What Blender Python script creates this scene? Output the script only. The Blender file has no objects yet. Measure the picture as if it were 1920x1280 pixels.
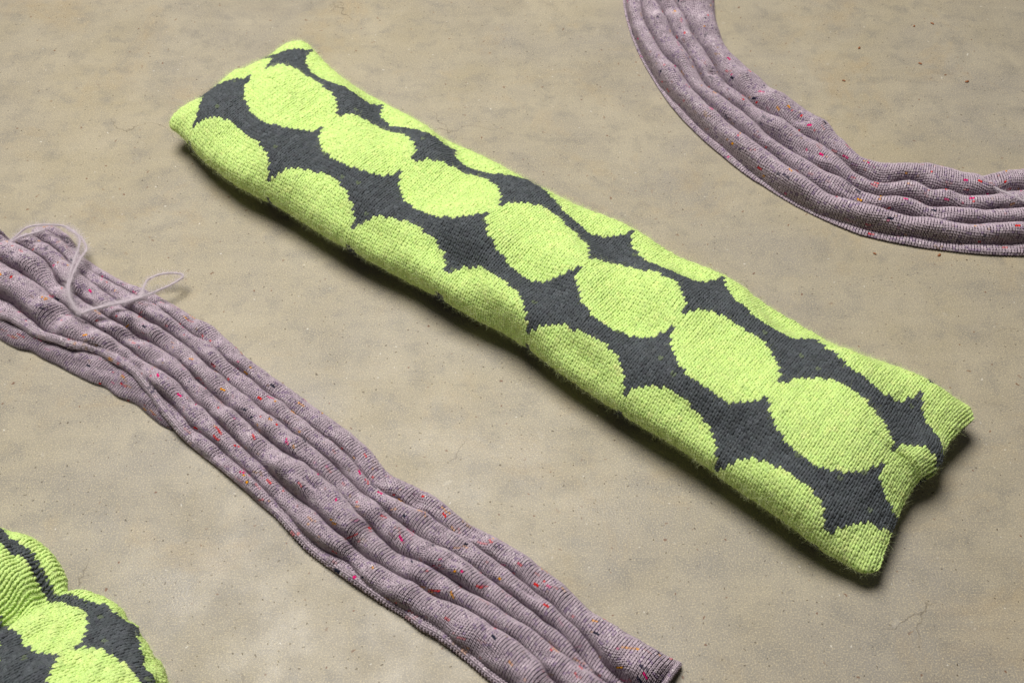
import bpy, math
import numpy as np

sc = bpy.context.scene
col = sc.collection
PI = math.pi

# ------------------------------------------------------------------ camera
cam_d = bpy.data.cameras.new("camera")
cam = bpy.data.objects.new("camera", cam_d)
col.objects.link(cam)
cam.location = (0, 0, 0.95)
cam.rotation_euler = (math.radians(90 - 51.27), 0, 0)
cam_d.sensor_width = 36
cam_d.lens = 2047 / 1920 * 36
cam_d.clip_start = 0.01
cam_d.clip_end = 100
cam_d.dof.use_dof = True
cam_d.dof.focus_distance = 1.17
cam_d.dof.aperture_fstop = 13
sc.camera = cam

# ------------------------------------------------------------------ light
wd = bpy.data.worlds.new("World")
sc.world = wd
wd.use_nodes = True
bgn = wd.node_tree.nodes["Background"]
bgn.inputs[0].default_value = (1.0, 0.97, 0.93, 1)
bgn.inputs[1].default_value = 0.06


def area(name, loc, target, size, energy, color):
    d = bpy.data.lights.new(name, 'AREA')
    d.shape = 'DISK'
    d.size = size
    d.energy = energy
    d.color = color
    o = bpy.data.objects.new(name, d)
    col.objects.link(o)
    o.location = loc
    v = np.array(target) - np.array(loc)
    yaw = math.atan2(v[1], v[0])
    pitch = math.atan2(-v[2], math.hypot(v[0], v[1]))
    o.rotation_euler = (PI / 2 - pitch, 0, yaw - PI / 2)
    return o


area("softbox_lamp", (-0.45, 1.52, 2.62), (0, 0.75, 0), 1.45, 114, (1.0, 0.965, 0.92))

sc.view_settings.view_transform = 'Standard'
sc.view_settings.look = 'None'
sc.view_settings.exposure = 0.0
sc.view_settings.gamma = 1.0
sc.cycles.max_bounces = 8
sc.cycles.diffuse_bounces = 5

rng = np.random.default_rng(7)


# ------------------------------------------------------------------ helpers
def srgb(r, g, b):
    c = np.array([r, g, b], float) / 255
    return tuple(np.where(c <= 0.04045, c / 12.92, ((c + 0.055) / 1.055) ** 2.4))


def mesh_obj(name, V, F, mat, parent=None, C=None, smooth=True):
    V = np.asarray(V, np.float32).reshape(-1, 3)
    F = np.asarray(F, np.int32)
    me = bpy.data.meshes.new(name)
    n = F.shape[1]
    me.vertices.add(len(V))
    me.vertices.foreach_set("co", V.ravel())
    me.loops.add(F.size)
    me.loops.foreach_set("vertex_index", F.ravel())
    me.polygons.add(len(F))
    me.polygons.foreach_set("loop_start", np.arange(0, F.size, n, dtype=np.int32))
    me.polygons.foreach_set("loop_total", np.full(len(F), n, np.int32))
    if smooth:
        me.polygons.foreach_set("use_smooth", np.ones(len(F), bool))
    if C is not None:
        C = np.asarray(C, np.float32)
        if C.shape[1] == 3:
            C = np.c_[C, np.ones(len(C), np.float32)]
        a = me.color_attributes.new("Col", 'FLOAT_COLOR', 'POINT')
        a.data.foreach_set("color", C.ravel())
    me.materials.append(mat)
    me.update()
    me.validate()
    o = bpy.data.objects.new(name, me)
    col.objects.link(o)
    if parent is not None:
        o.parent = parent
    return o


def thing(name, label, cat, loc=(0, 0, 0), group=None):
    o = bpy.data.objects.new(name, None)
    o.empty_display_size = 0.05
    col.objects.link(o)
    o.location = loc
    o['label'] = label
    o['category'] = cat
    if group:
        o['group'] = group
    return o


def grid_faces(ni, nj, wrap=False):
    i = np.arange(ni - 1)[:, None]
    j = np.arange(nj if wrap else nj - 1)[None, :]
    j2 = (j + 1) % nj
    a = i * nj + j
    b = (i + 1) * nj + j
    c = (i + 1) * nj + j2
    d = i * nj + j2
    return np.stack([a, b, c, d], -1).reshape(-1, 4)


class Wave:
    """smooth random field: a sum of sines with random directions and phases"""

    def __init__(self, seed, n, lo, hi):
        r = np.random.default_rng(seed)
        k = 2 * PI / np.exp(r.uniform(math.log(lo), math.log(hi), n))
        a = r.uniform(0, 2 * PI, n)
        self.kx, self.ky, self.ph = k * np.cos(a), k * np.sin(a), r.uniform(0, 2 * PI, n)
        self.n = n

    def __call__(self, x, y):
        o = 0
        for kx, ky, p in zip(self.kx, self.ky, self.ph):
            o = o + np.sin(kx * x + ky * y + p)
        return o / math.sqrt(self.n / 2)


def sstep(e0, e1, x):
    t = np.clip((x - e0) / (e1 - e0), 0, 1)
    return t * t * (3 - 2 * t)


# ------------------------------------------------------------------ materials
def new_mat(name):
    m = bpy.data.materials.new(name)
    m.use_nodes = True
    nt = m.node_tree
    return m, nt, nt.nodes["Principled BSDF"]


def yarn_mat(name, sheen=0.35, rough=0.85, fibre=0.35, scale=900, trans=0.12):
    """woollen yarn: colour from the stitch's own yarn colour, fine fibre streaks, sheen"""
    m, nt, b = new_mat(name)
    N, L = nt.nodes, nt.links
    at = N.new("ShaderNodeVertexColor")
    at.layer_name = "Col"
    tc = N.new("ShaderNodeTexCoord")
    nz = N.new("ShaderNodeTexNoise")
    nz.inputs["Scale"].default_value = scale
    nz.inputs["Detail"].default_value = 2
    L.new(tc.outputs["Object"], nz.inputs["Vector"])
    mr = N.new("ShaderNodeMapRange")
    mr.inputs[1].default_value = 0.3
    mr.inputs[2].default_value = 0.7
    mr.inputs[3].default_value = 1 - fibre
    mr.inputs[4].default_value = 1 + fibre * 0.6
    L.new(nz.outputs["Fac"], mr.inputs[0])
    mx = N.new("ShaderNodeVectorMath")
    mx.operation = 'SCALE'
    L.new(at.outputs["Color"], mx.inputs[0])
    L.new(mr.outputs[0], mx.inputs[3])
    L.new(mx.outputs[0], b.inputs["Base Color"])
    b.inputs["Roughness"].default_value = rough
    b.inputs["Specular IOR Level"].default_value = 0.2
    b.inputs["Sheen Weight"].default_value = sheen
    b.inputs["Sheen Roughness"].default_value = 0.5
    L.new(mx.outputs[0], b.inputs["Sheen Tint"])
    bp = N.new("ShaderNodeBump")
    bp.inputs["Strength"].default_value = 0.5
    bp.inputs["Distance"].default_value = 0.0004
    L.new(nz.outputs["Fac"], bp.inputs["Height"])
    L.new(bp.outputs[0], b.inputs["Normal"])
    if trans > 0:
        tr = N.new("ShaderNodeBsdfTranslucent")
        L.new(mx.outputs[0], tr.inputs[0])
        ms = N.new("ShaderNodeMixShader")
        ms.inputs[0].default_value = trans
        L.new(b.outputs[0], ms.inputs[1])
        L.new(tr.outputs[0], ms.inputs[2])
        L.new(ms.outputs[0], N["Material Output"].inputs[0])
    return m


M_wool = yarn_mat("chunky_wool", scale=1200)
M_fine = yarn_mat("fine_wool", sheen=0.3, fibre=0.3, scale=1600, trans=0.08)
M_fuzz = yarn_mat("wool_fuzz", sheen=0.2, fibre=0.0, trans=0.35)


def concrete():
    m, nt, b = new_mat("polished_concrete")
    N, L = nt.nodes, nt.links
    tc = N.new("ShaderNodeTexCoord")

    def noise(scale, detail=4, rough=0.55, dist=0.0, vec=None, off=(0, 0, 0), stretch=None):
        mp = N.new("ShaderNodeMapping")
        mp.inputs["Location"].default_value = off
        if stretch:
            mp.inputs["Scale"].default_value = stretch[:3]
            mp.inputs["Rotation"].default_value = (0, 0, stretch[3])
        L.new(tc.outputs["Object"], mp.inputs["Vector"])
        n = N.new("ShaderNodeTexNoise")
        n.inputs["Scale"].default_value = scale
        n.inputs["Detail"].default_value = detail
        n.inputs["Roughness"].default_value = rough
        n.inputs["Distortion"].default_value = dist
        L.new(mp.outputs[0], n.inputs["Vector"])
        return n.outputs["Fac"]

    def rng_(s, a, b_, c, d):
        mr = N.new("ShaderNodeMapRange")
        for k, v in enumerate((a, b_, c, d)):
            mr.inputs[k + 1].default_value = v
        L.new(s, mr.inputs[0])
        return mr.outputs[0]

    def mix(fac, a, c):
        mm = N.new("ShaderNodeMix")
        mm.data_type = 'RGBA'
        if isinstance(fac, float):
            mm.inputs[0].default_value = fac
        else:
            L.new(fac, mm.inputs[0])
        for s, v in ((6, a), (7, c)):
            if isinstance(v, tuple):
                mm.inputs[s].default_value = (*v[:3], 1)
            else:
                L.new(v, mm.inputs[s])
        return mm.outputs[2]

    def mul(a, c):
        q = N.new("ShaderNodeMath")
        q.operation = 'MULTIPLY'
        for s, v in ((0, a), (1, c)):
            if isinstance(v, (int, float)):
                q.inputs[s].default_value = v
            else:
                L.new(v, q.inputs[s])
        return q.outputs[0]

    grey = srgb(149, 143, 132)
    beige = srgb(164, 154, 129)
    pale = srgb(177, 168, 146)
    tan = srgb(168, 146, 108)
    dark = srgb(120, 112, 98)
    c = mix(rng_(noise(3.1, 6, 0.6, 0.6), 0.38, 0.62, 0, 1), grey, beige)
    c = mix(rng_(noise(9, 6, 0.65, 0.4, off=(3, 1, 0)), 0.47, 0.64, 0, 0.6), c, pale)
    c = mix(rng_(noise(6, 7, 0.7, 0.8, off=(7, 4, 0)), 0.54, 0.68, 0, 0.5), c, tan)
    c = mix(rng_(noise(14, 6, 0.65, 0.5, off=(1, 9, 0)), 0.55, 0.76, 0, 0.32), c, dark)
    # grey cloudy blots
    c = mix(rng_(noise(34, 5, 0.6, 0.2, off=(5, 2, 0)), 0.50, 0.66, 0, 0.62), c, srgb(130, 126, 117))
    # trowel streaks
    c = mix(rng_(noise(26, 5, 0.7, 0.6, off=(2, 2, 0), stretch=(0.16, 1, 1, 0.25)), 0.48, 0.66, 0, 0.38), c, pale)
    # sand grain
    c = mix(rng_(noise(850, 3, 0.7), 0.38, 0.62, 0, 0.9), c, mix(0.6, c, srgb(118, 112, 104)))
    c = mix(rng_(noise(640, 2, 0.6, off=(4, 4, 0)), 0.50, 0.68, 0, 0.6), c, srgb(200, 186, 153))

    # pits and specks: sparse voronoi cells
    def specks(scale, size, keep, off):
        mp = N.new("ShaderNodeMapping")
        mp.inputs["Location"].default_value = off
        L.new(tc.outputs["Object"], mp.inputs["Vector"])
        nz = N.new("ShaderNodeTexNoise")
        nz.inputs["Scale"].default_value = scale * 2.2
        L.new(mp.outputs[0], nz.inputs["Vector"])
        ad = N.new("ShaderNodeMix")
        ad.data_type = 'VECTOR'
        ad.inputs[0].default_value = 0.5 / scale
        L.new(mp.outputs[0], ad.inputs[4])
        L.new(nz.outputs["Color"], ad.inputs[5])
        v = N.new("ShaderNodeTexVoronoi")
        v.voronoi_dimensions = '2D'
        v.inputs["Scale"].default_value = scale
        L.new(ad.outputs[1], v.inputs["Vector"])
        dd = rng_(v.outputs["Distance"], size * 0.6, size, 1, 0)
        sep = N.new("ShaderNodeSeparateColor")
        L.new(v.outputs["Color"], sep.inputs[0])
        kk = rng_(sep.outputs[0], keep, keep + 0.01, 1, 0)
        fade = rng_(sep.outputs[1], 0, 1, 0.25, 1)
        return mul(mul(dd, kk), fade)

    s1 = specks(95, 0.085, 0.34, (0, 0, 0))
    s2 = specks(38, 0.055, 0.30, (2.3, 1.1, 0))
    s3 = specks(60, 0.06, 0.08, (5.1, 3.3, 0))
    s4 = specks(22, 0.07, 0.05, (8.1, 2.2, 0))
    c = mix(mul(s1, 0.85), c, srgb(72, 60, 46))
    c = mix(mul(s2, 0.9), c, srgb(104, 62, 34))
    c = mix(mul(s3, 0.55), c, srgb(238, 234, 222))
    c = mix(mul(s4, 0.12), c, srgb(225, 220, 206))

    # hairline cracks
    mp = N.new("ShaderNodeMapping")
    mp.inputs["Location"].default_value = (0.37, 0.21, 0)
    L.new(tc.outputs["Object"], mp.inputs["Vector"])
    nz = N.new("ShaderNodeTexNoise")
    nz.inputs["Scale"].default_value = 9
    nz.inputs["Detail"].default_value = 8
    L.new(mp.outputs[0], nz.inputs["Vector"])
    ad = N.new("ShaderNodeMix")
    ad.data_type = 'VECTOR'
    ad.inputs[0].default_value = 0.16
    L.new(mp.outputs[0], ad.inputs[4])
    L.new(nz.outputs["Color"], ad.inputs[5])
    v = N.new("ShaderNodeTexVoronoi")
    v.feature = 'DISTANCE_TO_EDGE'
    v.voronoi_dimensions = '2D'
    v.inputs["Scale"].default_value = 3.0
    L.new(ad.outputs[1], v.inputs["Vector"])
    cr = rng_(v.outputs["Distance"], 0.0008, 0.0026, 1, 0)
    gate = rng_(noise(5.0, 2, 0.5, off=(3.7, 8.2, 0)), 0.54, 0.60, 0, 1)
    crack = mul(cr, gate)
    c = mix(mul(crack, 0.55), c, srgb(92, 82, 68))
    L.new(c, b.inputs["Base Color"])
    rr = rng_(noise(12, 5, 0.6, off=(6, 6, 0)), 0.35, 0.7, 0.36, 0.62)
    L.new(rr, b.inputs["Roughness"])
    b.inputs["Specular IOR Level"].default_value = 0.35
    bp = N.new("ShaderNodeBump")
    bp.inputs["Strength"].default_value = 0.35
    bp.inputs["Distance"].default_value = 0.0012
    hsum = N.new("ShaderNodeMath")
    hsum.operation = 'SUBTRACT'
    L.new(mul(noise(500, 3, 0.6), 0.5), hsum.inputs[0])
    L.new(s1, hsum.inputs[1])
    L.new(hsum.outputs[0], bp.inputs["Height"])
    L.new(bp.outputs[0], b.inputs["Normal"])
    return m


# ------------------------------------------------------------------ floor
fl = mesh_obj("concrete_floor", [(-8, -6, 0), (8, -6, 0), (8, 10, 0), (-8, 10, 0)], [(0, 1, 2, 3)], concrete(), smooth=False)
fl['kind'] = 'structure'
fl['label'] = "worn beige and grey polished concrete floor with specks and hairline cracks"


# ------------------------------------------------------------------ knitting
def cell_frames(G):
    """centres, tangents and normals of the cells of a grid of points"""
    P00, P10, P01, P11 = G[:-1, :-1], G[1:, :-1], G[:-1, 1:], G[1:, 1:]
    Cc = (P00 + P10 + P01 + P11) / 4
    Tu = ((P10 + P11) - (P00 + P01)) / 2
    Tv = ((P01 + P11) - (P00 + P10)) / 2
    Nn = np.cross(Tu, Tv)
    Nn /= np.linalg.norm(Nn, axis=-1, keepdims=True) + 1e-12
    return Cc, Tu, Tv, Nn


KX = {5: np.array([.06, .17, .26, .30, .27]), 4: np.array([.07, .22, .29, .26]), 3: np.array([.10, .26, .26])}
KY = {5: np.array([-.62, -.30, .05, .38, .66]), 4: np.array([-.72, -.22, .29, .76]), 3: np.array([-.58, .02, .60])}
KW = {5: np.array([.10, .19, .235, .22, .10]), 4: np.array([.13, .215, .235, .14]), 3: np.array([.13, .24, .13])}
KH = {5: np.array([-.10, .13, .24, .20, -.04]), 4: np.array([.0, .17, .22, .07]), 3: np.array([-.20, .26, -.14])}


def stitches(Cc, Tu, Tv, Nn, colr, K=5, A=4, jit=0.06, narrow=1.0, fat=1.0, high=1.0, R=rng, flat=0.62):
    """every stitch is a V of two plump yarn legs lying on the cloth; (n,3) arrays in, verts/faces/colours out"""
    n = len(Cc)
    W0 = np.linalg.norm(Tu, axis=1)[:, None]
    Uh = Tu / W0
    W = np.minimum(W0, 1.45 * np.linalg.norm(Tv, axis=1)[:, None])
    VV, CC = [], []
    ang = np.linspace(-0.25, PI + 0.25, A)
    for side in (-1, 1):
        dx = R.normal(0, jit * .5, (n, 1))
        dy = R.normal(0, jit, (n, 1))
        sw = 1 + R.normal(0, jit * 1.6, (n, 1))
        dh = R.normal(0, jit * .7, (n, 1))
        for k in range(K):
            x = side * KX[K][k] * narrow + dx
            y = KY[K][k] + dy
            w = KW[K][k] * W * sw * fat
            base = Cc + x * Tu + y * Tv + (KH[K][k] * high + dh) * W * Nn
            for a in ang:
                VV.append(base + Uh * (w * math.cos(a)) + Nn * (w * math.sin(a) * flat))
                CC.append(colr)
    V = np.stack(VV, 1)
    Cl = np.stack(CC, 1)
    f = []
    for s in range(2):
        for k in range(K - 1):
            for a in range(A - 1):
                b0 = s * K * A + k * A + a
                # outward facing winding
                f.append((b0, b0 + 1, b0 + A + 1, b0 + A))
    f = np.array(f)
    F = (np.arange(n)[:, None, None] * (2 * K * A) + f[None]).reshape(-1, 4)
    return V.reshape(-1, 3), F, Cl.reshape(-1, 3)


def hairs(P, Nn, colr, lmin, lmax, width, R=rng, lift=0.5, seg=3, droop=0.0):
    """short stray fibres as narrow ribbons"""
    n = len(P)
    d = R.normal(0, 1, (n, 3))
    d -= (d * Nn).sum(1, keepdims=True) * Nn
    d /= np.linalg.norm(d, axis=1, keepdims=True) + 1e-9
    up = R.uniform(0.1, 1, (n, 1)) * lift * 2
    dirv = d + Nn * up
    dirv /= np.linalg.norm(dirv, axis=1, keepdims=True)
    bend = np.cross(dirv, R.normal(0, 1, (n, 3)))
    bend /= np.linalg.norm(bend, axis=1, keepdims=True) + 1e-9
    ln = R.uniform(lmin, lmax, (n, 1))
    sdv = np.cross(dirv, bend)
    V = []
    for k in range(seg + 1):
        t = k / seg
        c = P + dirv * ln * t + bend * ln * 0.35 * t * t * R.choice([1.0], 1)
        c[:, 2] -= droop * (ln[:, 0] * t * t)
        c[:, 2] = np.maximum(c[:, 2], 0.0008)
        w = width * (1 - 0.6 * t)
        V += [c - sdv * w / 2, c + sdv * w / 2]
    V = np.stack(V, 1)
    m = 2 * (seg + 1)
    f = np.array([(2 * k, 2 * k + 1, 2 * k + 3, 2 * k + 2) for k in range(seg)])
    F = (np.arange(n)[:, None, None] * m + f[None]).reshape(-1, 4)
    Cl = np.repeat(colr, m, axis=0)
    return V.reshape(-1, 3), F, Cl


def resample(X, n):
    """points of polyline X (k,3) spread evenly: n+1 of them"""
    s = np.r_[0, np.cumsum(np.linalg.norm(np.diff(X, axis=0), axis=1))]
    q = np.linspace(0, s[-1], n + 1)
    return np.stack([np.interp(q, s, X[:, k]) for k in range(X.shape[1])], 1)


LIME = np.array((0.72, 0.94, 0.32))
CHAR = np.array(srgb(88, 93, 97))
LIME_FUZZ = np.array((0.88, 0.95, 0.55))


# ------------------------------------------------------------------ long cushion
#CUSH-BEGIN
CU = dict(A=(-0.3311, 1.0941), B=(0.3805, 0.5358), b=0.0439, zc=0.0425,
          k=[-.09, -.05, 0, .06, .15, .3, .465, .62, .77, .86, .9, .92],
          mid=[.0393, .0371, .0212, .0118, .0124, .0124, .0239, .0186, .0150, .0219, .0305, .0296],
          half=[.1144, .1101, .1087, .1060, .1012, .0972, .0975, .1004, .1024, .1141, .1170, .1158])


def cushion_grid(NI, NJ, u0=-0.085, u1=0.915):
    A, B = np.array(CU['A']), np.array(CU['B'])
    ax = (B - A) / np.linalg.norm(B - A)
    nr = np.array([-ax[1], ax[0]])
    us = np.linspace(u0, u1, NI + 1)
    fine = np.linspace(-0.12, 0.95, 215)
    ker = np.hanning(13) / np.hanning(13).sum()
    mid = np.convolve(np.pad(np.interp(fine, CU['k'], CU['mid']), 6, mode='edge'), ker, mode='valid')
    half = np.convolve(np.pad(np.interp(fine, CU['k'], CU['half']), 6, mode='edge'), ker, mode='valid')
    lump = Wave(11, 9, 0.07, 0.22)
    crin = Wave(12, 8, 0.018, 0.05)
    th = np.linspace(-PI / 2, 3 * PI / 2, 241)
    ct, st = np.cos(th), np.sin(th)
    G = np.zeros((NI + 1, NJ + 1, 3))
    for i, u in enumerate(us):
        w0, w1 = u - u0, u1 - u
        w = min(w0, w1)
        e = np.clip(w / 0.125, 0, 1)
        b = 0.0035 + (CU['b'] - 0.0035) * (1 - (1 - e) ** 2.3) ** 0.62
        a = np.interp(u, fine, half)
        a -= 0.012 * np.exp(-(w / 0.006) ** 2)
        nexp = 2.2
        x = -np.sign(ct) * np.abs(ct) ** (2 / nexp) * a
        z = np.sign(st) * np.abs(st) ** (2 / nexp) * b
        xi = x / a
        # the seam draws in between the two corners
        fall = np.exp(-max(w, 0) / 0.05)
        if w0 < w1:
            du = fall * 0.004 * (1 - xi ** 2)
            tip = np.where(xi < 0, 0.005, 0.012)
        else:
            du = -fall * 0.015 * (1 - np.abs(xi) ** 1.6) * (1 - 0.7 * np.exp(-((xi - 0.25) / 0.2) ** 2))
            tip = np.where(xi < 0, 0.020, 0.012)
        zc = CU['zc'] - tip * np.exp(-(w / 0.06) ** 2)
        uu = u + du
        bw = np.interp(uu, fine, mid)
        # stuffing lumps and small puckers, along the normal of the section
        nx, nz = x / a ** 2, z / max(b, 0.01) ** 2
        ln = np.hypot(nx, nz) + 1e-9
        amp = (0.0032 * sstep(0.0, 0.9, st) + 0.0012) * min(1, 0.3 + w / 0.05)
        sarc = th * 0.085
        dsp = amp * lump(uu, sarc) + 0.00035 * crin(uu * 1.4, sarc * 0.7) * min(1, 0.3 + w / 0.04)
        dsp = dsp * sstep(-0.75, -0.1, st)
        if w1 < w0:  # puffed fold at the right end
            dsp = dsp + 0.007 * np.exp(-((w1 - 0.018) / 0.020) ** 2) * np.exp(-((xi - 0.18) / 0.25) ** 2) * sstep(0, .3, st)
            dsp = dsp - 0.006 * np.exp(-((w1 - 0.012) / 0.02) ** 2) * np.exp(-((xi - 0.52) / 0.09) ** 2) * sstep(0, .3, st)
            dsp = dsp - 0.005 * np.exp(-((w1 - 0.010) / 0.02) ** 2) * np.exp(-((xi + 0.30) / 0.15) ** 2) * sstep(0, .3, st) * 0.6
        x = x + dsp * nx / ln
        z = z + dsp * nz / ln
        lat = x + bw
        X = np.stack([A[0] + ax[0] * uu + nr[0] * lat, A[1] + ax[1] * uu + nr[1] * lat,
                      np.maximum(zc + z, 0.0015)], 1)
        G[i] = resample(X, NJ)
    return us, G


PERIM = 0.4827
#CUSH-END

TOUCH = {0: [(0.1225, 0.5196), (0.2475, 0.5152), (0.3775, 0.5109), (0.505, 0.4848), (0.6275, 0.487), (0.75, 0.463), (0.875, 0.4674)], -1: [(0.1225, 0.2674), (0.255, 0.2783), (0.3825, 0.2717), (0.5, 0.25), (0.625, 0.2587), (0.7425, 0.2239), (0.8575, 0.25)], 1: [(0.135, 0.7196), (0.2675, 0.6935), (0.38, 0.7283), (0.5125, 0.6891), (0.6275, 0.7022), (0.745, 0.7065), (0.8625, 0.6761)]}


def lattice(u, phi):
    """pattern coordinates (along, across) of a point of the cloth, from the rows of touching ovals"""
    ks = np.arange(7)
    rows = []
    for r in (-1, 0, 1):
        tu, tp = np.array(TOUCH[r]).T
        k = np.interp(u, tu, ks)
        d0, d1 = (tu[1] - tu[0]), (tu[-1] - tu[-2])
        k = np.where(u < tu[0], (u - tu[0]) / (d0 * 1.13), k)
        k = np.where(u > tu[-1], 6 + (u - tu[-1]) / d1, k)
        p = np.interp(u, tu, tp)
        rows.append((k, p))
    (kL, pL), (kO, pO), (kC, pC) = rows
    f = (phi - pO)
    up = f / (pC - pO)
    dn = f / (pO - pL)
    r = np.where(f > 0, up, dn)
    a = np.where(r > 0, kO + (kC - kO) * np.clip(r, 0, 1), kO + (kL - kO) * np.clip(-r, 0, 1))
    return a, r


def oval_lime(a, r):
    da = a - np.floor(a) - 0.5          # oval centres lie midway between touches
    dr = r - np.round(r)
    f = 0.402 * np.maximum(0, 1 - np.abs(2 * da) ** 2.35) ** 0.5
    f = np.where((r > 0) & (r < 1) & (a < 2.9), f * 1.07, f)
    f = np.maximum(f, 0.075)
    return np.abs(dr) < f


def jitter_cols(base, n, R=rng, v=0.10, h=0.03):
    k = 1 + R.normal(0, v, (n, 1))
    return np.clip(base * k + base * R.normal(0, h, (n, 3)), 0.004, 0.95)


def islands(m):
    """split a mask of cells into its connected patches"""
    todo = m.copy()
    out = []
    while todo.any():
        i, j = np.argwhere(todo)[0]
        cur = np.zeros_like(m)
        cur[i, j] = True
        while True:
            g = cur.copy()
            g[1:] |= cur[:-1]; g[:-1] |= cur[1:]; g[:, 1:] |= cur[:, :-1]; g[:, :-1] |= cur[:, 1:]
            g[1:, 1:] |= cur[:-1, :-1]; g[:-1, :-1] |= cur[1:, 1:]; g[1:, :-1] |= cur[:-1, 1:]; g[:-1, 1:] |= cur[1:, :-1]
            g &= todo
            if (g == cur).all():
                break
            cur = g
        out.append(cur)
        todo &= ~cur
    return out


def knit_cushion(root, us, G, a, r, keep, fuzz_n, K=4, A=4, seed=3):
    """lining, a part for every lime oval and every charcoal star, and the halo of stray fibres"""
    R = np.random.default_rng(seed)
    Cc, Tu, Tv, Nn = cell_frames(G)
    # Tv runs from the underside over the front: keep normals outward
    lime = oval_lime(a, r)
    # lining under the stitches
    ni, nj = G.shape[:2]
    Gn = np.zeros_like(G)
    Gn[:-1, :-1] += Nn; Gn[1:, :-1] += Nn; Gn[:-1, 1:] += Nn; Gn[1:, 1:] += Nn
    Gn /= np.linalg.norm(Gn, axis=-1, keepdims=True) + 1e-9
    lc = np.where(lime[..., None], LIME * 0.80, CHAR * 0.6)  # darker than the yarn: shade of the stitch holes put into the colour
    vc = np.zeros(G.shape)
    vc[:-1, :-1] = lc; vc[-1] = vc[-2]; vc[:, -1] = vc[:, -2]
    mesh_obj("lining", (G - Gn * 0.0004).reshape(-1, 3), grid_faces(ni, nj), M_wool, root, vc.reshape(-1, 3))
    # id of the pattern piece of every stitch
    ka = np.where(lime, np.floor(a), np.round(a)).astype(int)
    kr = np.where(lime, np.round(r), np.floor(r)).astype(int)
    pid = (lime * 10000 + (ka + 50) * 100 + (kr + 50))
    pid[~keep] = -1
    for p in np.unique(pid):
        if p < 0:
            continue
        m = pid == p
        n = int(m.sum())
        base = LIME if p >= 10000 else CHAR
        cl = jitter_cols(base, n, R, 0.045 if p >= 10000 else 0.12, 0.012)
        if p < 10000:      # a little lime shows between the charcoal stitches
            q = R.random(n) < 0.012
            cl[q] = cl[q] * 0.75 + LIME * 0.12
        for piece in islands(m):
            q = piece[m]
            V, F, C = stitches(Cc[piece], Tu[piece], Tv[piece], Nn[piece], cl[q], K, A, R=R, high=0.62, fat=1.12, flat=0.52)
            mesh_obj("lime_oval" if p >= 10000 else "charcoal_star", V, F, M_wool, root, C)
    # fibres
    idx = np.argwhere(keep)
    pick = idx[R.integers(0, len(idx), fuzz_n)]
    i, j = pick.T
    P = Cc[i, j] + Tu[i, j] * R.uniform(-.5, .5, (fuzz_n, 1)) + Tv[i, j] * R.uniform(-.5, .5, (fuzz_n, 1)) + Nn[i, j] * 0.0012
    hc = np.where(lime[i, j][:, None], LIME_FUZZ, CHAR * 1.6) * R.uniform(.85, 1.05, (fuzz_n, 1))
    V, F, C = hairs(P, Nn[i, j], hc, 0.003, 0.009, 0.00012, R, lift=0.5, seg=2)
    o = mesh_obj("fuzz", V, F, M_fuzz, root, C)
    o['kind'] = 'stuff'


NI, NJ = 182, 115
us, G = cushion_grid(NI, NJ)
root = thing("long_cushion", "long bolster knitted in lime ovals on charcoal, lying whole across the middle", "cushion", (0.02, 0.8, 0))
root.location = (0, 0, 0)
uc = (us[:-1] + us[1:]) / 2
phi = (np.arange(NJ) + 0.5) / NJ
UU, PP = np.meshgrid(uc, phi, indexing='ij')
a_, r_ = lattice(UU, PP)
Cc, Tu, Tv, Nn = cell_frames(G)
keep = (Cc[..., 2] > 0.004) & (Nn[..., 2] > -0.93)
knit_cushion(root, us, G, a_, r_, keep, 100000)

# loose yarn ends at the corner seam
def tube(pts, rad, sides=6):
    pts = np.asarray(pts, float)
    n = len(pts)
    T = np.gradient(pts, axis=0)
    T /= np.linalg.norm(T, axis=1, keepdims=True) + 1e-12
    ref = np.array([0, 0, 1.0])
    B = np.cross(T, ref)
    bl = np.linalg.norm(B, axis=1, keepdims=True)
    B = np.where(bl > 1e-3, B / np.maximum(bl, 1e-9), np.array([1.0, 0, 0]))
    N2 = np.cross(B, T)
    rad = np.broadcast_to(np.asarray(rad, float), (n,))
    a = np.linspace(0, 2 * PI, sides, endpoint=False)
    V = pts[:, None] + rad[:, None, None] * (np.cos(a)[None, :, None] * B[:, None] + np.sin(a)[None, :, None] * N2[:, None])
    return V.reshape(-1, 3), grid_faces(n, sides, True)


def smooth_path(P, n):
    """Catmull-Rom through the points, evenly resampled"""
    P = np.asarray(P, float)
    Q = np.vstack([2 * P[0] - P[1], P, 2 * P[-1] - P[-2]])
    out = []
    for k in range(1, len(Q) - 2):
        t = np.linspace(0, 1, 12, endpoint=False)[:, None]
        p0, p1, p2, p3 = Q[k - 1], Q[k], Q[k + 1], Q[k + 2]
        out.append(0.5 * ((2 * p1) + (-p0 + p2) * t + (2 * p0 - 5 * p1 + 4 * p2 - p3) * t * t + (-p0 + 3 * p1 - 3 * p2 + p3) * t ** 3))
    out.append(P[-1:])
    return resample(np.vstack(out), n)


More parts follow.
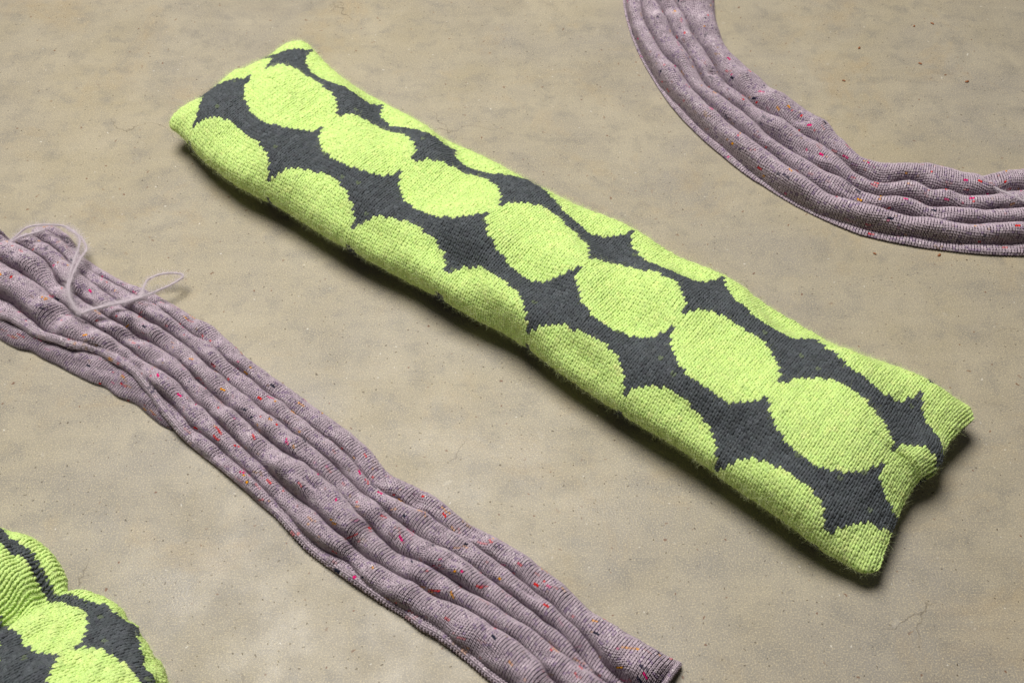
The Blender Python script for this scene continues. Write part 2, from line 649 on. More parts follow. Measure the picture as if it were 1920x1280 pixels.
# ------------------------------------------------------------------ cinched cushion in the corner
def cinched_grid(NI, NJ, path, waist, r0, pitch):
    P = resample(smooth_path(path, 400), NI)
    T = np.gradient(P, axis=0)
    T /= np.linalg.norm(T, axis=1, keepdims=True)
    up = np.array([0, 0, 1.0])
    S = np.cross(up, T)
    S /= np.linalg.norm(S, axis=1, keepdims=True)          # to the left of travel
    s = np.r_[0, np.cumsum(np.linalg.norm(np.diff(P, axis=0), axis=1))]
    lump = Wave(21, 8, 0.06, 0.2)
    gath = Wave(22, 8, 0.012, 0.035)
    th = np.linspace(-PI / 2, 3 * PI / 2, 241)
    G = np.zeros((NI + 1, NJ + 1, 3))
    for i in range(NI + 1):
        w = s[i] - waist
        pin = np.exp(-(abs(w) / 0.027) ** 0.85)
        a = r0 * (1 + 0.05 * math.cos(w * 14)) * (1 - 0.42 * pin)
        b = 0.058 * (1 - 0.70 * np.exp(-(abs(w + 0.004) / 0.022) ** 0.85))
        zc = 0.053 * (1 - 0.30 * pin)
        ct, st = np.cos(th), np.sin(th)
        x = -np.sign(ct) * np.abs(ct) ** 0.92 * a
        z = np.sign(st) * np.abs(st) ** 0.92 * b
        nx, nz = x / a ** 2, z / b ** 2
        ln = np.hypot(nx, nz) + 1e-9
        sa = th * 0.085
        d = 0.0028 * lump(s[i], sa) + 0.0015 * np.sin(th * 9 + 0.8 * np.sin(th * 3)) * np.exp(-(abs(w) / 0.05) ** 1.3)
        d = d + 0.0010 * gath(s[i] * 0.8, sa)
        d = d + 0.013 * np.exp(-((w - 0.014) / 0.013) ** 2) * np.exp(-((th - 1.55) / 0.55) ** 2)
        x = x + d * nx / ln
        z = z + d * nz / ln
        X = P[i] + S[i] * x[:, None]
        X[:, 2] = np.maximum(zc + z, 0.0015)
        G[i] = resample(X, NJ)
    return s, G


# walks from the far end (out of frame at the left) to the near end (out of frame below)
CPATH = [(-0.690, 0.386, 0), (-0.610, 0.402, 0), (-0.540, 0.408, 0), (-0.486, 0.400, 0), (-0.4400, 0.380, 0), (-0.403, 0.340, 0), (-0.372, 0.298, 0), (-0.338, 0.240, 0), (-0.308, 0.185, 0)]
_p = resample(smooth_path(CPATH, 400), 400)
_d = np.r_[0, np.cumsum(np.linalg.norm(np.diff(_p, axis=0), axis=1))]
WAIST = float(_d[np.argmin(np.linalg.norm(_p - np.array([-0.4400, 0.380, 0]), axis=1))])
s2, G2 = cinched_grid(110, 115, CPATH, WAIST, 0.098, 0.0055)
G2 = G2[:, ::1]
Cc2, Tu2, Tv2, Nn2 = cell_frames(G2)
if (Nn2[..., 2] * (Cc2[..., 2] > 0.08)).sum() < 0:
    G2 = G2[:, ::-1]
    Cc2, Tu2, Tv2, Nn2 = cell_frames(G2)
sc2 = (s2[:-1] + s2[1:]) / 2
SS, PH = np.meshgrid(sc2, (np.arange(115) + 0.5) / 115, indexing='ij')
a2 = (SS - WAIST - 0.064) / 0.123
r2 = (PH - 0.597) / 0.157
keep2 = (Cc2[..., 2] > 0.004)
root2 = thing("cinched_cushion", "lime and charcoal knitted cushion pinched at its waist, in the bottom left corner", "cushion")
knit_cushion(root2, s2, G2, a2, r2, keep2, 28000, seed=5)

# ------------------------------------------------------------------ scarves
LEFT = {
  'o': (-0.5834,0.8162),
  'd': (0.79935,-0.60087),
  'E0': [(-0.0603,0.1058),(-0.0491,0.1153),(-0.0256,0.115),(0.0177,0.1014),(0.0463,0.1015),(0.0732,0.1027),(0.1146,0.111),(0.1546,0.1157),(0.1943,0.1157),(0.2198,0.1202),(0.2854,0.1098),(0.3672,0.1083),(0.3799,0.1073),(0.427,0.106),(0.4713,0.1021),(0.4971,0.0933),(0.5162,0.0919),(0.5372,0.096),(0.5588,0.0992),(0.5983,0.0965),(0.6059,0.097),(0.6573,0.1008),(0.7153,0.0989),(0.7506,0.0917),(0.7824,0.0928),(0.8221,0.0939),(0.8441,0.0992)],
  'V1': [(-0.0425,0.1026),(-0.0258,0.1052),(0.0144,0.0949),(0.0493,0.0914),(0.0774,0.0938),(0.1161,0.0963),(0.1409,0.0998),(0.1914,0.0974),(0.2172,0.0967),(0.2449,0.0986),(0.2738,0.0925),(0.2933,0.0935),(0.3132,0.0922),(0.3325,0.089),(0.3639,0.0891),(0.3746,0.0869),(0.3957,0.0874),(0.4187,0.0838),(0.4329,0.0846),(0.4532,0.0827),(0.4675,0.0798),(0.4875,0.0744),(0.5115,0.0706),(0.5277,0.0721),(0.5466,0.075),(0.5691,0.0792),(0.5945,0.0784),(0.6181,0.0802),(0.6468,0.0783),(0.6675,0.0779),(0.6841,0.0766),(0.7045,0.075),(0.7206,0.0738),(0.7378,0.0709),(0.7535,0.0697),(0.7675,0.0655),(0.7804,0.062),(0.7912,0.057),(0.8027,0.0559),(0.8133,0.0535)],
  'V2': [(-0.052,0.0866),(-0.027,0.0888),(-0.0046,0.0883),(0.0195,0.0838),(0.0354,0.081),(0.0679,0.0784),(0.0954,0.0787),(0.1223,0.0769),(0.1519,0.0784),(0.1905,0.0832),(0.2213,0.0827),(0.2454,0.0784),(0.263,0.0752),(0.2816,0.0756),(0.3059,0.0734),(0.325,0.0728),(0.3504,0.0703),(0.3831,0.0695),(0.4003,0.0675),(0.4199,0.0683),(0.438,0.0673),(0.4588,0.0662),(0.4865,0.0611),(0.5016,0.0586),(0.5198,0.0579),(0.5345,0.0547),(0.5527,0.0543),(0.5726,0.0547),(0.5952,0.0573),(0.6206,0.0607),(0.6411,0.0601),(0.6603,0.0608),(0.6769,0.0596),(0.6923,0.0598),(0.7042,0.0595),(0.723,0.0578),(0.7379,0.058),(0.7473,0.0573),(0.761,0.0537),(0.7791,0.0486),(0.7945,0.0436)],
  'V3': [(-0.0866,0.065),(-0.0468,0.0663),(-0.0276,0.0677),(-0.0039,0.0684),(0.0124,0.0648),(0.0274,0.0583),(0.0389,0.0567),(0.0591,0.0565),(0.0894,0.0561),(0.1111,0.0556),(0.138,0.0573),(0.1727,0.0603),(0.2001,0.063),(0.2306,0.0618),(0.2657,0.0565),(0.2877,0.0536),(0.3059,0.0524),(0.3244,0.0516),(0.3459,0.05),(0.3703,0.0474),(0.3901,0.0467),(0.4106,0.0451),(0.4342,0.0485),(0.4588,0.0465),(0.475,0.0463),(0.4893,0.0432),(0.5119,0.0377),(0.5322,0.0345),(0.5603,0.0296),(0.5733,0.0302),(0.5872,0.0335),(0.605,0.0358),(0.622,0.0381),(0.6382,0.0387),(0.6566,0.0403),(0.6745,0.0424),(0.689,0.0421),(0.7068,0.0437),(0.7211,0.0447),(0.7368,0.0437),(0.7532,0.0415)],
  'V4': [(-0.0438,0.0331),(-0.0016,0.0386),(0.0164,0.0397),(0.0362,0.0392),(0.0489,0.0367),(0.0657,0.0383),(0.0941,0.0379),(0.1207,0.0385),(0.1696,0.041),(0.1963,0.0397),(0.2242,0.0415),(0.2568,0.0409),(0.2839,0.035),(0.2968,0.0352),(0.3148,0.0325),(0.3341,0.0294),(0.3585,0.0262),(0.3748,0.0239),(0.3922,0.0233),(0.4086,0.0205),(0.4264,0.0183),(0.4479,0.0159),(0.4643,0.0162),(0.4806,0.0142),(0.5019,0.0103),(0.5194,0.0103),(0.5377,0.0091),(0.5558,0.0078),(0.5649,0.0097),(0.5886,0.0116),(0.6097,0.0152),(0.6225,0.0147),(0.6389,0.0189),(0.6551,0.0232),(0.6713,0.0248),(0.6871,0.0244),(0.7022,0.0247),(0.7196,0.0264),(0.7358,0.0247),(0.7486,0.0225),(0.7573,0.0169)],
  'V5': [(-0.0047,0.0027),(0.0161,0.0053),(0.042,0.0038),(0.068,0.0019),(0.0833,0.0009),(0.0999,0.0039),(0.119,0.0069),(0.1337,0.0133),(0.1502,0.0181),(0.1706,0.0196),(0.1796,0.0209),(0.2058,0.0215),(0.2381,0.0207),(0.2664,0.0193),(0.292,0.0146),(0.3045,0.0105),(0.3202,0.0123),(0.3438,0.0111),(0.3678,0.0089),(0.3914,0.0068),(0.4107,0.0041),(0.4396,-0.0002),(0.4619,-0.0045),(0.4846,-0.0094),(0.5033,-0.0105),(0.5194,-0.0091),(0.541,-0.0049),(0.5637,-0.0128),(0.5816,-0.0142),(0.6044,-0.0125),(0.6184,-0.0099),(0.6323,-0.0074),(0.6492,-0.0064),(0.6742,-0.0087),(0.6969,-0.0079),(0.7197,-0.0087),(0.7276,-0.0088)],
  'H': [(0.0254,-0.022),(0.0366,-0.0146),(0.0502,-0.014),(0.0651,-0.0124),(0.0807,-0.0122),(0.107,-0.0038),(0.1248,0.0002),(0.141,0.0106),(0.1524,0.0145),(0.1727,0.0159),(0.2079,0.0179),(0.2438,0.0103),(0.2656,0.0042),(0.3027,-0.0033),(0.3286,-0.0044),(0.3645,-0.0056),(0.4007,-0.0074),(0.4215,-0.0094),(0.4492,-0.0112),(0.4766,-0.0163),(0.4974,-0.0195),(0.5195,-0.0199),(0.5682,-0.0186),(0.5915,-0.0172),(0.6143,-0.0148),(0.6345,-0.0159),(0.6545,-0.0132),(0.6856,-0.0132),(0.7175,-0.0152)],
  'U': [(0.0409,-0.0344),(0.0568,-0.0329),(0.071,-0.0307),(0.0837,-0.024),(0.101,-0.0231),(0.1204,-0.0196),(0.1398,-0.017),(0.1619,-0.014),(0.1762,-0.0113),(0.1872,-0.0066),(0.2084,-0.0084),(0.2313,-0.0017),(0.2534,-0.0041),(0.2727,-0.0049),(0.2886,-0.0022)],
}
RIGHT = {
  'c': (0.6386,1.3492),
  'E': [(2.9725,0.3455),(3.1229,0.3435),(3.2678,0.3436),(3.3996,0.3425),(3.4921,0.3343),(3.5697,0.3299),(3.6541,0.3284),(3.7177,0.3224),(3.8529,0.3198),(3.9371,0.321),(4.0354,0.3373),(4.1402,0.3565),(4.1946,0.3553),(4.2613,0.3452),(4.3665,0.3292),(4.415,0.3312),(4.5074,0.3345),(4.5681,0.3339),(4.6345,0.3245),(4.737,0.3187)],
  'W4': [(3.0399,0.4014),(3.1184,0.3908),(3.2021,0.3816),(3.2892,0.3786),(3.3638,0.3747),(3.4461,0.3751),(3.5087,0.3785),(3.5833,0.374),(3.6688,0.3713),(3.7248,0.3712),(3.8179,0.3629),(3.8704,0.365),(3.9685,0.3644),(4.0328,0.3684),(4.0906,0.3786),(4.148,0.3864),(4.2036,0.3928),(4.2448,0.3875),(4.3043,0.3726),(4.3464,0.3725),(4.3879,0.3781),(4.44,0.3721),(4.4945,0.3767),(4.5618,0.372),(4.6202,0.3618),(4.6935,0.3575)],
  'W3': [(3.037,0.4287),(3.0949,0.4188),(3.1572,0.4138),(3.2286,0.4111),(3.3233,0.4032),(3.3984,0.4007),(3.4737,0.4024),(3.5476,0.4049),(3.6207,0.3981),(3.7139,0.3935),(3.8191,0.3979),(3.8671,0.3979),(3.9336,0.4012),(3.9845,0.4028),(4.068,0.4059),(4.1377,0.4098),(4.2053,0.4143),(4.2478,0.4125),(4.2939,0.4056),(4.3329,0.4031),(4.3816,0.4067),(4.4421,0.402),(4.5161,0.3997),(4.6723,0.3878)],
  'W2': [(3.0421,0.4505),(3.1097,0.4485),(3.1936,0.444),(3.26,0.4397),(3.3496,0.435),(3.438,0.4253),(3.5405,0.4262),(3.6519,0.4252),(3.7221,0.4219),(3.8033,0.4229),(3.8961,0.4243),(3.9766,0.4298),(4.017,0.4341),(4.0734,0.4381),(4.1363,0.4408),(4.2198,0.4387),(4.2848,0.4339),(4.3538,0.4324),(4.4218,0.4283),(4.5124,0.4251),(4.6572,0.4128)],
  'W1': [(3.033,0.4749),(3.1582,0.4676),(3.2668,0.4656),(3.3307,0.4649),(3.3919,0.4636),(3.4804,0.4571),(3.5902,0.4537),(3.688,0.4536),(3.7829,0.4534),(3.8664,0.4581),(3.9438,0.4623),(4.0483,0.4695),(4.1355,0.4699),(4.2329,0.4676),(4.2997,0.4656),(4.3613,0.458),(4.4451,0.456),(4.5311,0.4498),(4.641,0.4436)],
  'F': [(3.0133,0.4777),(3.1439,0.4708),(3.25,0.4662),(3.3466,0.4636),(3.4183,0.4621),(3.5516,0.4625),(3.6777,0.463),(3.7879,0.4637),(3.9179,0.4685),(3.9433,0.4677),(4.0567,0.4722),(4.1452,0.4746),(4.2361,0.4769),(4.329,0.4723),(4.4528,0.4659),(4.6422,0.4593)],
}

LILAC = np.array(srgb(197, 181, 192))
FLECKS = [(srgb(238, 44, 38), 3.4), (srgb(238, 30, 128), 0.9), (srgb(242, 168, 30), 2.8), (srgb(40, 44, 66), 2.0),
          (srgb(198, 116, 108), 3.2), (srgb(176, 140, 92), 1.8), (srgb(206, 104, 150), 1.0), (srgb(140, 98, 90), 1.6)]


def scarf_colours(ni, nj, R):
    """heathered lilac with short runs of flecks along the knitted rows"""
    v = R.normal(0, 1, (ni, nj))
    tone = 1 + 0.08 * v
    C = LILAC * tone[..., None]
    mo = R.random((ni, nj))
    C = np.where((mo < 0.08)[..., None], np.array(srgb(160, 140, 166)) * tone[..., None], C)
    C = np.where((mo > 0.95)[..., None], np.array(srgb(214, 202, 208)) * tone[..., None], C)
    fat = np.ones((ni, nj))
    w = np.array([f[1] for f in FLECKS])
    w /= w.sum()
    for _ in range(int(ni * nj / 48)):
        i, j = R.integers(0, ni), R.integers(0, nj)
        f = R.choice(len(FLECKS), p=w)
        ln = min(R.geometric(0.55), 4)
        st = R.uniform(0.35, 1.0) if f < 4 else R.uniform(0.2, 0.65)
        for k in range(ln):
            ii = i + k
            jj = j + (R.random() < 0.2)
            if ii < ni and jj < nj:
                q = st * R.uniform(0.6, 1)
                C[ii, jj] = C[ii, jj] * (1 - q) + np.array(FLECKS[f][0]) * q
    # solid bright neps
    for _ in range(int(ni * nj / 260)):
        i, j = R.integers(0, ni), R.integers(0, nj)
        f = R.choice(4)
        for k in range(R.integers(1, 3)):
            if i + k < ni:
                C[i + k, j] = np.array(FLECKS[f][0]) * R.uniform(.9, 1.05)
                fat[i + k, j] = R.uniform(1.0, 1.3)
    return np.clip(C, 0.005, 0.9), fat


WRK = Wave(35, 12, 0.018, 0.05)


def ridged(bound, heights, valleys, ss, NJ, place, dimples=(), hvar=None, ends=None, lean=0.25, cap=0.025, wrinkle=0.0009, sscale=1.0):
    """cloth gathered into ridges: bound = lateral positions (front to back) at every station"""
    ni = len(ss)
    G = np.zeros((ni, NJ + 1, 3))
    al = np.linspace(0, PI, 25)
    for i in range(ni):
        t = bound[:, i]
        pts_t, pts_z = [], []
        K = len(t) - 1
        e = 1.0 if ends is None else ends[i]
        for k in range(K):
            w = max(t[k + 1] - t[k], 0.001)
            h = min(heights[k] * w, cap) * (hvar[k, i] if hvar is not None else 1)
            z0, z1 = valleys[k], valleys[k + 1]
            q = (1 - np.cos(al)) / 2
            sn = np.sin(al)
            zz = z0 + (z1 - z0) * q + h * sn ** 0.9
            tt = t[k] + w * q - lean * h * sn ** 2 * (0.5 - 0.0)
            if k:
                zz, tt = zz[1:], tt[1:]
            pts_t.append(tt)
            pts_z.append(zz)
        tt, zz = np.concatenate(pts_t), np.concatenate(pts_z)
        for (ds, dt, dr, dd) in dimples:
            zz = zz - dd * np.exp(-(((ss[i] - ds) / dr[0]) ** 2 + ((tt - dt) / dr[1]) ** 2))
        zz = zz + wrinkle * WRK(ss[i] * sscale + 0 * tt, tt * 1.6) * sstep(0.004, 0.010, zz)
        zz = np.maximum(zz * e, 0.0016)
        X = np.stack([np.full_like(tt, ss[i]), tt, zz], 1)
        Y = resample(X, NJ)
        G[i] = place(Y[:, 0], Y[:, 1], Y[:, 2])
    return G


def knit_scarf(root, G, keep, seed, name="knit_panel", K=3, A=3, fuzz_n=12000):
    R = np.random.default_rng(seed)
    Cc, Tu, Tv, Nn = cell_frames(G)
    ni, nj = Cc.shape[:2]
    C, fat = scarf_colours(ni, nj, R)
    # backing cloth, coloured far darker than the yarn to paint shade between stitches
    Gn = np.zeros_like(G)
    Gn[:-1, :-1] += Nn; Gn[1:, :-1] += Nn; Gn[:-1, 1:] += Nn; Gn[1:, 1:] += Nn
    Gn /= np.linalg.norm(Gn, axis=-1, keepdims=True) + 1e-9
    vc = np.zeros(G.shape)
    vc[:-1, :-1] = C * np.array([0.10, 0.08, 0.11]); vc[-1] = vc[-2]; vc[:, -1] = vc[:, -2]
    F = grid_faces(ni + 1, nj + 1)
    F = F[keep.reshape(-1)]
    used = np.unique(F)
    re = np.zeros((ni + 1) * (nj + 1), int)
    re[used] = np.arange(len(used))
    mesh_obj(name, (G - Gn * 0.0003).reshape(-1, 3)[used], re[F], M_fine, root, vc.reshape(-1, 3)[used])
    m = keep
    V, F, Cl = stitches(Cc[m], Tu[m], Tv[m], Nn[m], C[m], K, A, jit=0.06, fat=0.84 * fat[m][:, None], R=R, flat=0.9, narrow=0.86, high=1.15)
    o = mesh_obj("stitches", V, F, M_fine, root, Cl)
    o['kind'] = 'stuff'
    idx = np.argwhere(keep)
    pk = idx[R.integers(0, len(idx), fuzz_n)]
    i, j = pk.T
    P = Cc[i, j] + Nn[i, j] * 0.0006 + Tu[i, j] * R.uniform(-.5, .5, (fuzz_n, 1))
    hc = LILAC * R.uniform(.85, 1.15, (fuzz_n, 1)) * np.array([1, .97, 1.02])
    V, F, Cl = hairs(P, Nn[i, j], np.clip(hc, 0, .9), 0.002, 0.006, 0.00007, R, lift=0.4, seg=2)
    o = mesh_obj("fuzz", V, F, M_fuzz, root, Cl)
    o['kind'] = 'stuff'


def lin(tab, s):
    x, y = np.array(tab).T
    return np.interp(s, x, y)


def smooth1(y, k=5):
    p = np.pad(y, k, mode='edge')
    w = np.hanning(2 * k + 1)
    return np.convolve(p, w / w.sum(), mode='valid')


# --- straight scarf, lower left
Lo, Ld = np.array(LEFT['o']), np.array(LEFT['d'])
Ln = np.array([-Ld[1], Ld[0]])
PITCH = 0.0029


def place_left(s, t, z):
    return np.stack([Lo[0] + Ld[0] * s + Ln[0] * t, Lo[1] + Ld[1] * s + Ln[1] * t, z], 1)


s0, s1 = -0.125, LEFT['E0'][-1][0] + 0.035
ss = np.arange(s0, s1, PITCH)
names = ['H', 'V5', 'V4', 'V3', 'V2', 'V1', 'E0']
bd = np.array([smooth1(lin(LEFT[k], ss), 3) for k in names])
for k in range(1, len(bd)):
    bd[k] = np.maximum(bd[k], bd[k - 1] + 0.004)
hw = Wave(31, 10, 0.035, 0.12)
hv = np.array([1 + 0.20 * hw(ss, k * 0.37 + 0 * ss) for k in range(6)])
send = LEFT['E0'][-1][0]
ends = sstep(send + 0.004, send - 0.010, ss) * 0.45 + 0.55
dim = [(0.5498, 0.082, (.014, .008), .012), (0.70, -0.004, (.020, .010), .014), (0.2927, 0.0849, (.010, .006), .006), (0.20, 0.0242, (.018, .006), .006)]
_r = np.random.default_rng(91)
for _ in range(26):
    q_ = _r.uniform(-0.1, 0.85)
    k_ = _r.integers(1, 6)
    dim.append((q_, float(lin(LEFT[names[k_]], q_)) + _r.uniform(0.004, 0.014), (_r.uniform(.008, .024), _r.uniform(.003, .006)), _r.uniform(.003, .008)))
NJl = 88
Gl = ridged(bd, [0.60, 0.76, 0.82, 0.80, 0.72, 0.58], [0.0016, 0.002, 0.002, 0.002, 0.0025, 0.005, 0.0016], ss, NJl, place_left, dim, hv, ends, 0.5)
# the far end of the cloth: cast-off edge between the two upper ridges, the rest goes on out of frame
Ccl = cell_frames(Gl)[0]
sl = (Ccl[..., :2] - Lo) @ Ld
tl = (Ccl[..., :2] - Lo) @ Ln
tV3 = lin(LEFT['V3'], sl)
tip_s, tip_t = np.array([LEFT['V2'][0][0], LEFT['E0'][0][0]]), np.array([LEFT['V2'][0][1], LEFT['E0'][0][1]])
s_start = np.where(tl > tV3 + 0.002, lin([(0.02, LEFT['V2'][0][0] - 0.016), (0.20, LEFT['E0'][0][0] - 0.006)], tl) if False else -9.0, -9.0)
cast_off = np.interp(tl, [tip_t[0] - 0.02, tip_t[0], tip_t[1]], [tip_s[0] - 0.016, tip_s[0] - 0.006, tip_s[1]])
keepl = (sl < send + 0.002) & ((tl < tV3 + 0.001) | (sl > cast_off))
rl = thing("lilac_scarf", "straight lilac flecked knitted scarf in lengthwise folds with a loose yarn tail, at lower left", "scarf", group=None)
knit_scarf(rl, Gl, keepl, 41, fuzz_n=15000)

# lower layer of the same scarf that shows under the hem
su = np.arange(s0, LEFT['U'][-1][0], PITCH)
ut = smooth1(lin(LEFT['U'], su), 3)
ht = smooth1(lin(LEFT['H'], su), 3) + 0.012
Gu = ridged(np.array([ut, np.maximum(ht, ut + 0.004)]), [0.34], [0.0012, 0.0025], su, 26, place_left, (), None, None, 0.0, 0.0085)
knit_scarf(rl, Gu, np.ones((len(su) - 1, 26), bool), 42, name="lower_layer", fuzz_n=1500)

# the knitted end of the straight scarf, curled over
ie = int(np.argmin(np.abs(ss - send)))
edge = Gl[ie, NJl // 3:].copy()
edge[:, 2] = np.maximum(edge[:, 2] - 0.0005, 0.0032)
END_EDGE = edge

# --- curved scarf, upper right
Rc = np.array(RIGHT['c'])


def place_right(a, r, z):
    return np.stack([Rc[0] + np.cos(a) * r, Rc[1] + np.sin(a) * r, z], 1)


aa = np.arange(math.radians(165), math.radians(277), 0.0033 / 0.425)
namesR = ['F', 'W1', 'W2', 'W3', 'W4', 'E']
bR = np.array([smooth1(lin(RIGHT[k], aa), 3) for k in namesR])


def place_right_t(s, t, z):
    return place_right(s, -t, z)


bt = -bR
for k in range(1, len(bt)):
    bt[k] = np.maximum(bt[k], bt[k - 1] + 0.004)
hw2 = Wave(33, 10, 0.09, 0.3)
hvR = np.array([1 + 0.07 * hw2(aa, k * 0.9 + 0 * aa) for k in range(5)])
dimR = [(3.4948, -0.3897, (.022, .007), .014), (3.1168, -0.4148, (.03, .006), .010), (3.2321, -0.3823, (.05, .006), .009),
        (4.2438, -0.3845, (.03, .006), .008), (4.573, -0.3513, (.03, .008), .008)]
for _ in range(12):
    q_ = _r.uniform(3.0, 4.7)
    k_ = _r.integers(2, 5)
    dimR.append((q_, -float(lin(RIGHT[namesR[k_]], q_)) + _r.uniform(0.004, 0.014), (_r.uniform(.02, .05), _r.uniform(.003, .006)), _r.uniform(.003, .007)))
Gr = ridged(bt, [0.42, 0.88, 0.86, 0.84, 0.72], [0.0014, 0.002, 0.002, 0.002, 0.002, 0.0016], aa, 86, place_right_t, dimR, hvR, None, 0.55, 0.026, 0.0006, 0.25)
rr_ = thing("lilac_scarf", "curved lilac flecked knitted scarf bending through the upper right corner", "scarf")
knit_scarf(rr_, Gr, np.ones((len(aa) - 1, 86), bool), 43, fuzz_n=12000)


def knit_cord(root, name, path, rad, pitch, seed, tone=1.0, rows=8):
    """edge of the cloth rolled into a cord: chains of V stitches run along it"""
    R = np.random.default_rng(seed)
    ln = np.linalg.norm(np.diff(path, axis=0), axis=1).sum()
    n = int(ln / pitch)
    P = resample(path, n)
    V, _ = tube(P, rad, rows)
    G = V.reshape(n + 1, rows, 3)
    G = np.concatenate([G, G[:, :1]], 1)
    Cc, Tu, Tv, Nn = cell_frames(G)
    ax = P[:-1, None] * 0.5 + P[1:, None] * 0.5
    if ((Cc - ax) * Nn).sum() < 0:
        Nn = -Nn
    C, fat = scarf_colours(n, rows, R)
    C = np.clip(C * tone, 0, 0.9)
    # wales run along the cord here
    V, F, Cl = stitches(Cc.reshape(-1, 3), Tv.reshape(-1, 3), Tu.reshape(-1, 3), Nn.reshape(-1, 3), C.reshape(-1, 3), 3, 3,
                        jit=0.06, fat=0.95, R=R, flat=0.8, narrow=1.0, high=1.0)
    core, CF = tube(P, rad * 0.97, rows)
    C0 = np.repeat((LILAC * 0.35)[None], len(core), 0)  # core darkened, painted shade for the gaps between the chains
    V = np.vstack([core, V]); F = np.vstack([CF, F + len(core)]); Cl = np.vstack([C0, Cl])
    return mesh_obj(name, V, F, M_fine, root, Cl)


hs = np.arange(s0, s1 - 0.04, 0.004)
hl = smooth1(lin(LEFT['H'], hs), 2)
hz = 0.0050 + 0.0095 * sstep(0.36, 0.20, hs) + 0.0012 * np.sin(hs * 70)
knit_cord(rl, "rolled_hem", place_left(hs, hl + 0.0035, hz), 0.0042, 0.0034, 51, 0.92, 6)
knit_cord(rl, "end_edge", smooth_path(END_EDGE[::3], 120), 0.0030, 0.0032, 53, 0.95, 6)
ha = np.arange(math.radians(166), math.radians(276), 0.008)
hr = smooth1(lin(RIGHT['E'], ha), 2)
knit_cord(rr_, "edge_chain", place_right(ha, hr + 0.001, 0.0035 + 0.001 * np.sin(ha * 40)), 0.0024, 0.0032, 52, 1.0, 6)


# ------------------------------------------------------------------ yarn tail lying on the straight scarf
def yarn(root, name, path, seed, rad=0.0008, halo=2500):
    R = np.random.default_rng(seed)
    P = smooth_path(path, int(90 * len(path)))
    # two plies twisted round each other
    T = np.gradient(P, axis=0)
    T /= np.linalg.norm(T, axis=1, keepdims=True)
    B = np.cross(T, [0, 0, 1.0])
    N2 = np.cross(B, T)
    L = np.r_[0, np.cumsum(np.linalg.norm(np.diff(P, axis=0), axis=1))]
    ph = L / 0.0042 * 2 * PI
    VV, FF, CC, off = [], [], [], 0
    for k in (0, PI):
        Q = P + rad * 0.8 * (np.cos(ph + k)[:, None] * B + np.sin(ph + k)[:, None] * N2)
        V, F = tube(Q, rad * 0.75, 5)
        VV.append(V); FF.append(F + off); off += len(V)
        CC.append(np.repeat(np.array(srgb(226, 216, 223))[None], len(V), 0))
    i = R.integers(0, len(P), halo)
    d = R.normal(0, 1, (halo, 3))
    d[:, 2] = np.abs(d[:, 2])
    d /= np.linalg.norm(d, axis=1, keepdims=True)
    V, F, C = hairs(P[i], d, np.repeat(np.array(srgb(240, 232, 238))[None], halo, 0), 0.002, 0.009, 0.00012, R, lift=0.15, seg=2)
    o = mesh_obj(name, np.vstack(VV), np.vstack(FF), M_fine, root, np.vstack(CC))
    h = mesh_obj("halo", V, F, M_fuzz, o, C)
    h['kind'] = 'stuff'
    return o


YARN = [(0, [(-0.6246, 0.874, 0.012), (-0.6049, 0.892, 0.012), (-0.5934, 0.8986, 0.016), (-0.5808, 0.9015, 0.022), (-0.5672, 0.9019, 0.027), (-0.5558, 0.9053, 0.028), (-0.5517, 0.9098, 0.027)], 500), (0, [(-0.6236, 0.8706, 0.012), (-0.5998, 0.8945, 0.014), (-0.5865, 0.9061, 0.02), (-0.5745, 0.9134, 0.026), (-0.5593, 0.9169, 0.027), (-0.5409, 0.9189, 0.025), (-0.5285, 0.9163, 0.024), (-0.5162, 0.9075, 0.024), (-0.5072, 0.8942, 0.026), (-0.504, 0.8785, 0.028), (-0.5041, 0.8641, 0.028), (-0.5034, 0.8482, 0.029), (-0.5023, 0.8317, 0.029), (-0.5008, 0.8164, 0.029), (-0.4958, 0.8037, 0.029), (-0.4883, 0.7903, 0.029), (-0.478, 0.7802, 0.029), (-0.4692, 0.7825, 0.029), (-0.4505, 0.7911, 0.029), (-0.4309, 0.7991, 0.027), (-0.4196, 0.8098, 0.022), (-0.4187, 0.826, 0.02), (-0.4165, 0.8358, 0.02), (-0.4071, 0.8432, 0.02), (-0.392, 0.8456, 0.021), (-0.3794, 0.8439, 0.021), (-0.3768, 0.8398, 0.021)], 2600), (0, [(-0.5283, 0.9154, 0.024), (-0.5145, 0.9057, 0.024), (-0.5046, 0.8961, 0.024), (-0.4966, 0.8815, 0.024), (-0.497, 0.8667, 0.027), (-0.4991, 0.8491, 0.028), (-0.4999, 0.8317, 0.029), (-0.4981, 0.8139, 0.03), (-0.4935, 0.8004, 0.03), (-0.4856, 0.7879, 0.03), (-0.4754, 0.7778, 0.03), (-0.4669, 0.7817, 0.03), (-0.4479, 0.7887, 0.03), (-0.4283, 0.7966, 0.028), (-0.4112, 0.8096, 0.024), (-0.3991, 0.8203, 0.021), (-0.3874, 0.8284, 0.021), (-0.3782, 0.8373, 0.021), (-0.3768, 0.8398, 0.021)], 1800), (1, [(0.5611, 1.0078, 0.016), (0.5689, 1.0036, 0.019), (0.5781, 0.9997, 0.02), (0.5878, 0.9929, 0.021), (0.5997, 0.9804, 0.022), (0.6108, 0.969, 0.024), (0.6206, 0.9606, 0.024), (0.6388, 0.9459, 0.024)], 500)]
for k, (rt, pth, hl_) in enumerate(YARN):
    yarn(rl if rt == 0 else rr_, "yarn_tail", pth, 60 + k, halo=hl_ * 3)


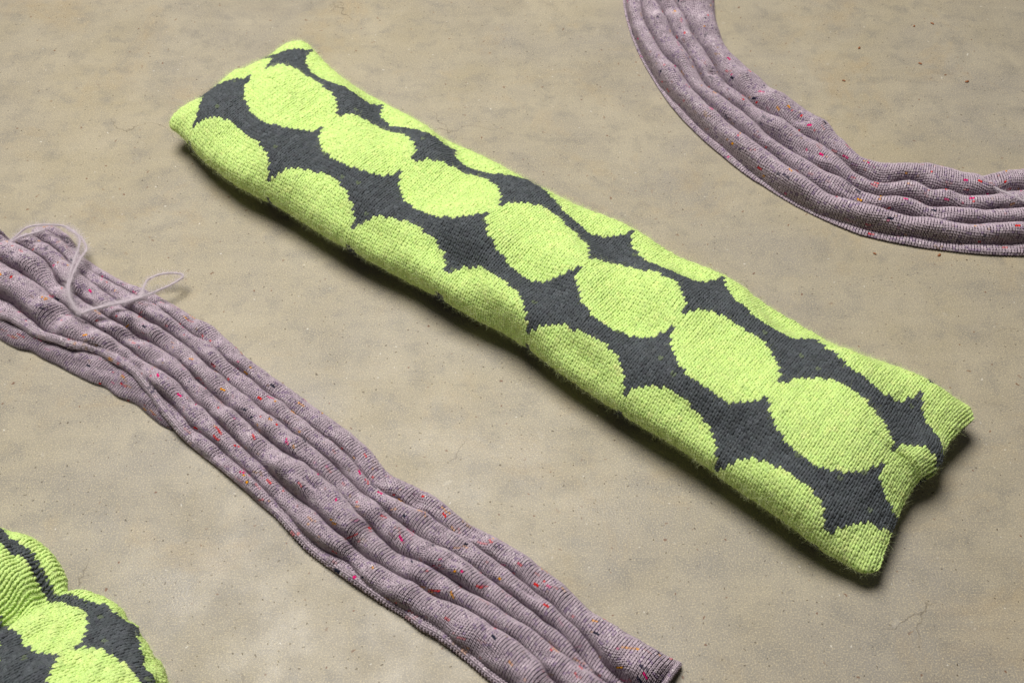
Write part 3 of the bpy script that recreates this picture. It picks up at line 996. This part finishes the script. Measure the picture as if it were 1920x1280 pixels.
# ------------------------------------------------------------------ small details
TAG = [(0.3188, 0.4911, 0.02), (0.3169, 0.4888, 0.018), (0.3152, 0.4881, 0.014), (0.3141, 0.4879, 0.01)]
FLAKES = [(0.4323, 0.8956, 0.0042), (0.5086, 0.893, 0.0055), (0.4934, 1.2953, 0.0055), (0.5716, 1.2599, 0.0055), (0.5834, 1.3471, 0.0042), (0.6113, 1.3536, 0.0055), (0.6268, 1.2197, 0.0065), (0.4575, 1.222, 0.0045)]
tg, tf = tube(smooth_path(TAG, 8), np.array([0.0006, 0.0013, 0.0016, 0.0017, 0.0017, 0.0016, 0.0014, 0.0011, 0.0005]), 8)
mesh_obj("thread_end", tg, tf, M_fine, root, np.repeat(np.array(srgb(132, 150, 146))[None], len(tg), 0))

FLAKE_LABELS = [
    "tiny brown husk flake below the curved scarf, the left one of that pair",
    "tiny brown husk flake below the curved scarf, the right one of that pair",
    "tiny brown husk flake inside the scarf's curve, second nearest to its inner edge",
    "tiny brown husk flake inside the scarf's curve, below the close pair near the top",
    "tiny brown husk flake, left one of the close pair at the top of the curve",
    "tiny brown husk flake, right one of the close pair at the top of the curve",
    "largest brown husk flake inside the scarf's curve, nearest to the right side",
    "tiny brown husk flake inside the scarf's curve, nearest to its inner edge"]
M_flake, nt, b = new_mat("dry_flake")
b.inputs["Base Color"].default_value = (*srgb(138, 84, 46), 1)
b.inputs["Roughness"].default_value = 0.6
fr_ = np.random.default_rng(77)
for k, (x, y, ln) in enumerate(FLAKES):
    # a curled husk: thin bent shell, thicker in the middle
    n, m = 9, 8
    t = np.linspace(-1, 1, n)
    rot = fr_.uniform(0, PI)
    bend = fr_.uniform(0.15, 0.5)
    path = np.stack([ln / 2 * t, bend * ln * t * t * 0.5, np.full(n, 0.0011)], 1)
    rad = (0.00025 + 0.22 * ln * np.sqrt(np.maximum(0, 1 - t * t)))
    V, F = tube(path, rad, m)
    V[:, 2] = (V[:, 2] - 0.0011) * 0.55 + 0.0009
    V[:, 2] = np.maximum(V[:, 2], 0.0002)
    c_, s_ = math.cos(rot), math.sin(rot)
    V = np.stack([V[:, 0] * c_ - V[:, 1] * s_, V[:, 0] * s_ + V[:, 1] * c_, V[:, 2]], 1)
    o = mesh_obj("flake", V, F, M_flake)
    o.location = (x, y, 0)
    o['label'] = FLAKE_LABELS[k]
    o['category'] = "flake"
    o['group'] = "brown flakes scattered round the curved scarf"
